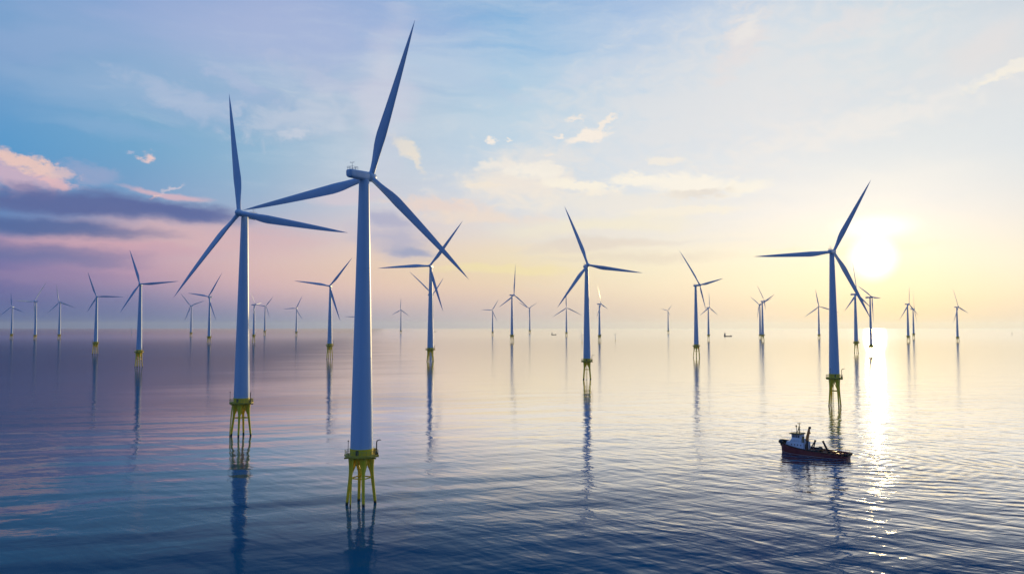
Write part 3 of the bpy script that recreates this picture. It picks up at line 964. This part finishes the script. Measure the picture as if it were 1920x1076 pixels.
def make_tug():
    # x towards the bow, y to port, waterline at z = 0, stern at -12, bow at +12
    t = empty('tugboat', TUG_POS, TUG_ROT)
    tag(t, 'red-brown tugboat with white wheelhouse and raised orange crane, sailing in front of the lavender turbine', 'tugboat')
    st = []      # x, half beam deck, half beam water, deck rim z, keel z
    for x, bd, bw, zr in ((-12.0, 2.6, 1.7, 2.05), (-11.6, 3.3, 2.6, 2.0), (-10, 3.85, 3.4, 1.95), (-6, 4.0, 3.8, 2.0), (0, 4.0, 3.85, 2.2), (4, 3.95, 3.6, 2.6),
                          (7.5, 3.6, 2.7, 3.1), (9.8, 2.8, 1.6, 3.5), (11.2, 1.8, .75, 3.8), (12.0, .8, .12, 4.0)):
        st.append((x, bd, bw, zr))

    def sec(x, bd, bw, zr, inset=0.0, lowz=-1.6):
        bd -= inset
        bw = max(bw - inset, .05)
        return [(x, bd, zr), (x, bd * .985, zr * .72), (x, (bd + bw) / 2, zr * .4), (x, bw * 1.02, .12), (x, bw * .9, -.7), (x, bw * .4, lowz), (x, -bw * .4, lowz),
                (x, -bw * .9, -.7), (x, -bw * 1.02, .12), (x, -(bd + bw) / 2, zr * .4), (x, -bd * .985, zr * .72), (x, -bd, zr)]
    bm = bmesh.new()
    loft(bm, [sec(*q) for q in st], cap=False, closed=False)
    # inside of the bulwark
    inner = []
    for x, bd, bw, zr in st:
        b_ = bd - .14
        zd = zr - (1.0 if x > 2 else .75)
        inner.append([(x + (.12 if x < -11 else 0) - (.12 if x > 11 else 0), b_, zr), (x, b_ * .99, zd), (x, -b_ * .99, zd), (x, -b_, zr)])
    ri = loft(bm, inner, cap=False, closed=False)
    rails = []
    bm.verts.ensure_lookup_table()
    n0 = 12
    for i in range(len(st) - 1):
        for a, b in ((0, 0), (11, 3)):
            o0, o1 = bm.verts[i * n0 + a], bm.verts[(i + 1) * n0 + a]
            bm.faces.new((o0, o1, ri[i + 1][b], ri[i][b]))
    # stem and transom closed
    bm.faces.new([bm.verts[k] for k in range(12)])
    bm.faces.new([bm.verts[(len(st) - 1) * n0 + k] for k in range(12)])
    hull = obj('hull', bm, M_HULL, t, angle=35)
    # deck
    bm = bmesh.new()
    loft(bm, [[(x, bd - .16, zr - (.96 if x > 2 else .71)), (x, -(bd - .16), zr - (.96 if x > 2 else .71))] for x, bd, bw, zr in st], cap=False, closed=False)
    obj('deck', bm, M_TUGDECK, t)
    bm = bmesh.new()
    for s in (-1, 1):
        tube(bm, [(x, s * (bw * 1.03 + .02), .22) for x, bd, bw, zr in st], .07, 8)
    obj('waterline_stripe', bm, M_BOOT, hull)
    bm = bmesh.new()
    for s in (-1, 1):
        tube(bm, [(x, s * (bd + .04), zr - .12) for x, bd, bw, zr in st], .16, 10)
    obj('rubbing_strake', bm, M_RUBBER, hull)
    bm = bmesh.new()
    bow = [(10.2, 2.75, 3.55), (11.3, 1.9, 3.7), (12.1, .95, 3.8), (12.35, 0, 3.85), (12.1, -.95, 3.8), (11.3, -1.9, 3.7), (10.2, -2.75, 3.55)]
    tube(bm, bow, [.45, .6, .72, .75, .72, .6, .45], 14)
    tube(bm, [(11.5, 1.1, 2.9), (12.0, .5, 2.7), (12.15, 0, 2.65), (12.0, -.5, 2.7), (11.5, -1.1, 2.9)], [.3, .42, .45, .42, .3], 12)
    obj('bow_fender', bm, M_RUBBER, t)
    bm = bmesh.new()
    tube(bm, [(-11.2, 3.55, 1.7), (-12.05, 2.6, 1.7), (-12.4, 1.2, 1.7), (-12.45, 0, 1.7), (-12.4, -1.2, 1.7), (-12.05, -2.6, 1.7), (-11.2, -3.55, 1.7)], [.3, .42, .5, .5, .5, .42, .3], 12)
    obj('stern_fender', bm, M_RUBBER, t)

    # houses
    def house(name, x0, x1, w0, w1, z0, z1, rake_f=.3, rake_b=.0, mat=None, bev=.12):
        bm = bmesh.new()
        lo = [(x0, -w0, z0), (x1, -w1, z0), (x1, w1, z0), (x0, w0, z0)]
        hi = [(x0 + rake_b, -w0 * .96, z1), (x1 - rake_f, -w1 * .94, z1), (x1 - rake_f, w1 * .94, z1), (x0 + rake_b, w0 * .96, z1)]
        loft(bm, [lo, hi])
        bmesh.ops.bevel(bm, geom=bm.edges[:], offset=bev, segments=2, affect='EDGES')
        return obj(name, bm, mat or M_TUGWHITE, t, angle=30)
    lower = house('deckhouse', 2.6, 10.2, 3.0, 2.0, 1.6, 4.35, .9)
    upper = house('upper_house', 3.6, 8.2, 2.4, 2.0, 4.33, 5.3, .5)
    bridge = house('wheelhouse', 4.3, 7.5, 1.85, 1.6, 5.28, 7.0, -.18)
    roof = house('wheelhouse_roof', 3.9, 8.5, 2.35, 2.1, 6.99, 7.42, .5, .2, M_ROOF, .14)

    def win(x, y, z, w, h, yaw, tilt=0.0, parent=bridge, name='window'):
        bm = bmesh.new()
        box(bm, (0, 0, 0), (w, .06, h), bevel=.02)
        o = obj(name, bm, M_GLASS, parent, angle=30)
        o.location = (x, y, z)
        o.rotation_euler = (tilt, 0, yaw)
        return o
    for s in (-1, 1):
        for x in (4.8, 5.5, 6.2, 6.9):
            win(x, s * (1.84 - .25 * (x - 4.3) / 3.2 - .045), 6.35, .56, .95, -s * math.atan(.25 / 3.2), s * .05)
        for x in (3.6, 4.8, 6.0, 7.2):
            win(x, s * (2.955 - 1.0 * (x - 2.6) / 7.6), 3.45, .4, .4, -s * math.atan(1 / 7.6), 0, lower, 'porthole')
    for y in (-1.0, -.34, .34, 1.0):
        win(7.6, y, 6.35, .56, .95, math.pi / 2, 0)
    for y in (-.8, .8):
        win(4.36, y, 6.3, .7, .8, math.pi / 2, 0)
    bm = bmesh.new()
    box(bm, (2.62, 1.2, 2.9), (.08, .8, 1.8), bevel=.03)
    obj('door', bm, M_DARK, lower)
    # rails on the upper decks and fore deck
    bm = bmesh.new()
    for zz in (4.75, 5.15):
        tube(bm, [(2.8, 2.75, zz), (7.5, 2.25, zz), (9.1, 1.7, zz), (9.1, -1.7, zz), (7.5, -2.25, zz), (2.8, -2.75, zz), (2.8, 2.75, zz)], .03, 6, cap=False)
    for q in ((2.8, 2.75), (4.4, 2.58), (6, 2.4), (7.5, 2.25), (9.1, 1.7), (9.1, 0), (9.1, -1.7), (7.5, -2.25), (6, -2.4), (4.4, -2.58), (2.8, -2.75), (2.8, 0)):
        tube(bm, [(q[0], q[1], 4.3), (q[0], q[1], 5.17)], .03, 6)
    obj('railing', bm, M_LIGHTRAIL, t)
    # stanchions round the working deck
    bm = bmesh.new()
    for s in (-1, 1):
        pts = [(-11 + i * 1.5, s * (3.55 if i == 0 else 3.86)) for i in range(9)]
        for x, y in pts:
            tube(bm, [(x, y, 1.9), (x, y, 2.75)], .035, 6)
        tube(bm, [(x, y, 2.72) for x, y in pts], .03, 6)
    obj('deck_railing', bm, M_CRANE, t)
    # masts
    bm = bmesh.new()
    tube(bm, [(5.2, .1, 7.3), (5.3, .1, 11.0)], [.2, .12], 8)
    tube(bm, [(6.1, .45, 7.3), (5.3, .1, 9.7)], .09, 6)
    tube(bm, [(6.1, -.35, 7.3), (5.3, .1, 9.7)], .09, 6)
    for z, w in ((10.75, .75), (9.6, .55), (8.7, .5)):
        tube(bm, [(5.27, -w + .1, z), (5.27, w + .1, z)], .08, 6)
        tube(bm, [(5.27 - w, .1, z), (5.27 + w, .1, z)], .08, 6)
    for j in range(7):
        tube(bm, [(5.5 - j * .03, -.12, 7.5 + j * .3), (5.5 - j * .03, .32, 7.5 + j * .3)], .03, 6)
    obj('mast', bm, M_ROOF, t)
    bm = bmesh.new()
    tube(bm, [(6.6, -.6, 7.3), (6.7, -.6, 9.5)], [.13, .1], 8)
    box(bm, (6.7, -.6, 9.45), (.25, .9, .16), bevel=.04)
    lathe_b = bmesh.ops.create_uvsphere(bm, u_segments=12, v_segments=8, radius=.28)
    bmesh.ops.translate(bm, verts=lathe_b['verts'], vec=(6.75, -.6, 9.75))
    obj('radar_mast', bm, M_DARK, t)
    bm = bmesh.new()
    for x, y in ((4.2, 1.3), (4.5, -1.4), (7.6, 1.2)):
        tube(bm, [(x, y, 7.4), (x - .05, y, 8.7)], .03, 6)
    obj('aerial', bm, M_DARK, t)
    bm = bmesh.new()
    for s in (-1, 1):
        lathe_c = [(.38, 0), (.36, 1.9), (.42, 1.95), (.42, 2.2)]
        b0 = len(bm.verts)
        lathe(bm, lathe_c, 20)
        bm.verts.ensure_lookup_table()
        bmesh.ops.translate(bm, verts=bm.verts[b0:], vec=(3.2, s * 1.7, 4.3))
    obj('funnel', bm, M_ROOF, t)
    # raised orange crane behind the house
    cr = bmesh.new()
    tube(cr, [(2.1, .9, 1.5), (2.1, .9, 5.2)], [.42, .36], 16)
    ped = obj('crane', cr, M_DARK, t)
    bm = bmesh.new()
    A, B = Vector((2.2, .9, 5.0)), Vector((1.15, .9, 9.7))
    d = (B - A).normalized()
    M3 = Matrix((Vector((0, 1, 0)), d, Vector((0, 1, 0)).cross(d))).transposed()
    secs = []
    for f, w, h in ((0, .3, .38), (.1, .34, .44), (.55, .28, .4), (.9, .22, .3), (1.0, .2, .3)):
        c = A + (B - A) * f
        secs.append([c + M3 @ Vector((sx * w, 0, sz * h)) for sx, sz in ((-1, -1), (1, -1), (1, 1), (-1, 1))])
    loft(bm, secs)
    obj('boom', bm, M_CRANE, ped, angle=20)
    bm = bmesh.new()
    box(bm, B + d * .1 + Vector((-.1, 0, -.1)), (.8, .5, .75), bevel=.08)
    tube(bm, [B, (.9, .9, 7.9)], .06, 6)
    tube(bm, [(1.7, .9, 6.5), (1.1, .9, 2.0)], .1, 8)
    box(bm, (.9, .9, 7.8), (.28, .28, .45), bevel=.06)
    obj('boom_head', bm, M_DARK, ped)
    # folded A-frame
    bm = bmesh.new()
    tube(bm, [(1.0, 1.6, 1.6), (-1.0, 1.3, 5.4)], [.24, .2], 10)
    tube(bm, [(-.2, 1.6, 1.6), (-1.15, 1.3, 5.4)], [.24, .2], 10)
    tube(bm, [(.9, -.9, 1.6), (-.9, 1.1, 4.7)], [.12, .1], 10)
    box(bm, (-1.05, 1.3, 5.4), (.6, .6, .5), bevel=.06)
    box(bm, (.4, 1.5, 1.75), (2.4, 1.2, .5), bevel=.08)
    obj('folding_frame', bm, M_DARK, t)
    bm = bmesh.new()
    tube(bm, [(-5.6, .6, 1.3), (-3.6, .6, 5.2)], [.42, .32], 12)
    tube(bm, [(-5.6, .6, 1.3), (-5.6, .6, 2.2)], [.6, .55], 14)
    tube(bm, [(-6.3, .6, 1.9), (-4.75, .6, 3.2)], .13, 8)
    tube(bm, [(-3.6, .6, 5.2), (-3.45, .6, 5.5)], [.4, .38], 10)
    obj('stern_derrick', bm, M_RUBBER, t)
    bm = bmesh.new()
    b0 = len(bm.verts)
    lathe(bm, [(.9, -1.2), (.9, -1.05), (.55, -1.04), (.55, 1.04), (.9, 1.05), (.9, 1.2)], 20, axis='Y')
    bm.verts.ensure_lookup_table()
    bmesh.ops.translate(bm, verts=bm.verts[b0:], vec=(-1.8, 0, 2.35))
    box(bm, (-1.8, 1.5, 1.9), (1.4, .3, 1.2), bevel=.05)
    box(bm, (-1.8, -1.5, 1.9), (1.4, .3, 1.2), bevel=.05)
    obj('winch', bm, M_DARK, t)
    bm = bmesh.new()
    for x, y, sx, sy, sz in ((-6.5, -1.8, 1.6, 1.2, .8), (-8.8, 1.2, 1.1, 1.1, .6), (-9.6, -1.0, .8, .8, .5)):
        box(bm, (x, y, 1.25 + sz / 2), (sx, sy, sz), bevel=.06)
    obj('deck_locker', bm, M_CRANE, t)
    return t


make_tug()


# ------------------------------------------------------------------ far ships and marks
M_SHIP = paint('dark_ship_paint', (0.07, 0.06, 0.06), 0.5, 0.2, 0.1)
M_SHIPHOUSE = paint('grey_ship_house_paint', (0.22, 0.2, 0.2), 0.5, 0.2, 0.1)


def make_ship(loc, L, house_h, hull_h, flip, label, rot=0.0):
    s = empty('cargo_ship', loc, rot)
    tag(s, label, 'ship', 'ships on the horizon')
    bm = bmesh.new()
    k = -1 if flip else 1
    secs = []
    for f, w, z in ((0, .75, 1.05), (.04, .95, 1.0), (.2, 1, .8), (.75, 1, .8), (.9, .8, .95), (1.0, .08, 1.2)):
        x = (f - .5) * L * k
        B = L * .1 * w
        z = z * hull_h
        secs.append([(x, B, z), (x, B * .9, -1.5), (x, -B * .9, -1.5), (x, -B, z)])
    loft(bm, secs)
    obj('hull', bm, M_SHIP, s, angle=30)
    bm = bmesh.new()
    x = -.39 * L * k
    box(bm, (x, 0, hull_h * .8 + house_h * .35), (L * .16, L * .17, house_h * .7), bevel=.3)
    box(bm, (x + L * .01 * k, 0, hull_h * .8 + house_h * .8), (L * .11, L * .19, house_h * .22), bevel=.2)
    obj('superstructure', bm, M_SHIPHOUSE, s, angle=30)
    bm = bmesh.new()
    tube(bm, [(x, 0, hull_h + house_h * .6), (x, 0, hull_h + house_h * 1.35)], L * .012, 8)
    tube(bm, [(.36 * L * k, 0, hull_h * .8), (.36 * L * k, 0, hull_h * 1.9)], L * .01, 8)
    obj('mast', bm, M_SHIP, s)
    return s


make_ship((252.6, 4836, 0), 29.5, 12.0, 5.0, False, 'small dark ship on the horizon close beside the inverted-Y turbine by the long-reflection tower')
make_ship((1072.9, 3983, 0), 38.5, 14.0, 5.5, False, 'dark low cargo ship on pale yellow water beyond the side-on box nacelle turbine')
make_ship((-811, 8461, 0), 18.0, 7.0, 5.0, False, "tiny dark boat on the horizon beside the tower that the biggest turbine's blade crosses")

bk = empty('beacon', (3017.3, 4836, 0))
tag(bk, 'thin lone beacon post on the horizon past the last turbine on the sunlit side', 'beacon')
bm = bmesh.new()
tube(bm, [(0, 0, -2), (0, 0, 12)], [1.3, 0.9], 12)
obj('post', bm, M_SHIP, bk)
bm = bmesh.new()
lathe(bm, [(2.0, 12), (2.0, 12.6), (1.2, 12.7), (1.2, 15.2), (0.2, 16.5)], 16)
obj('lantern', bm, M_SHIPHOUSE, bk)


# ------------------------------------------------------------------ haze
hm = bpy.data.materials.new('haze')
hm.use_nodes = True
ht = hm.node_tree
ht.nodes.clear()
ho = ht.nodes.new('ShaderNodeOutputMaterial')
pv = ht.nodes.new('ShaderNodeVolumePrincipled')
pv.inputs['Color'].default_value = (0.66, 0.78, 0.95, 1)
pv.inputs['Density'].default_value = 2.1e-5
pv.inputs['Anisotropy'].default_value = 0.5
ht.links.new(pv.outputs[0], ho.inputs['Volume'])
bm = bmesh.new()
box(bm, (0, 19000, 154.5), (94000, 56000, 311))
haze = obj('haze', bm, hm, smooth=False)
tag(haze, 'thin pale haze over the sea, thickest at the horizon', 'haze', kind='stuff')
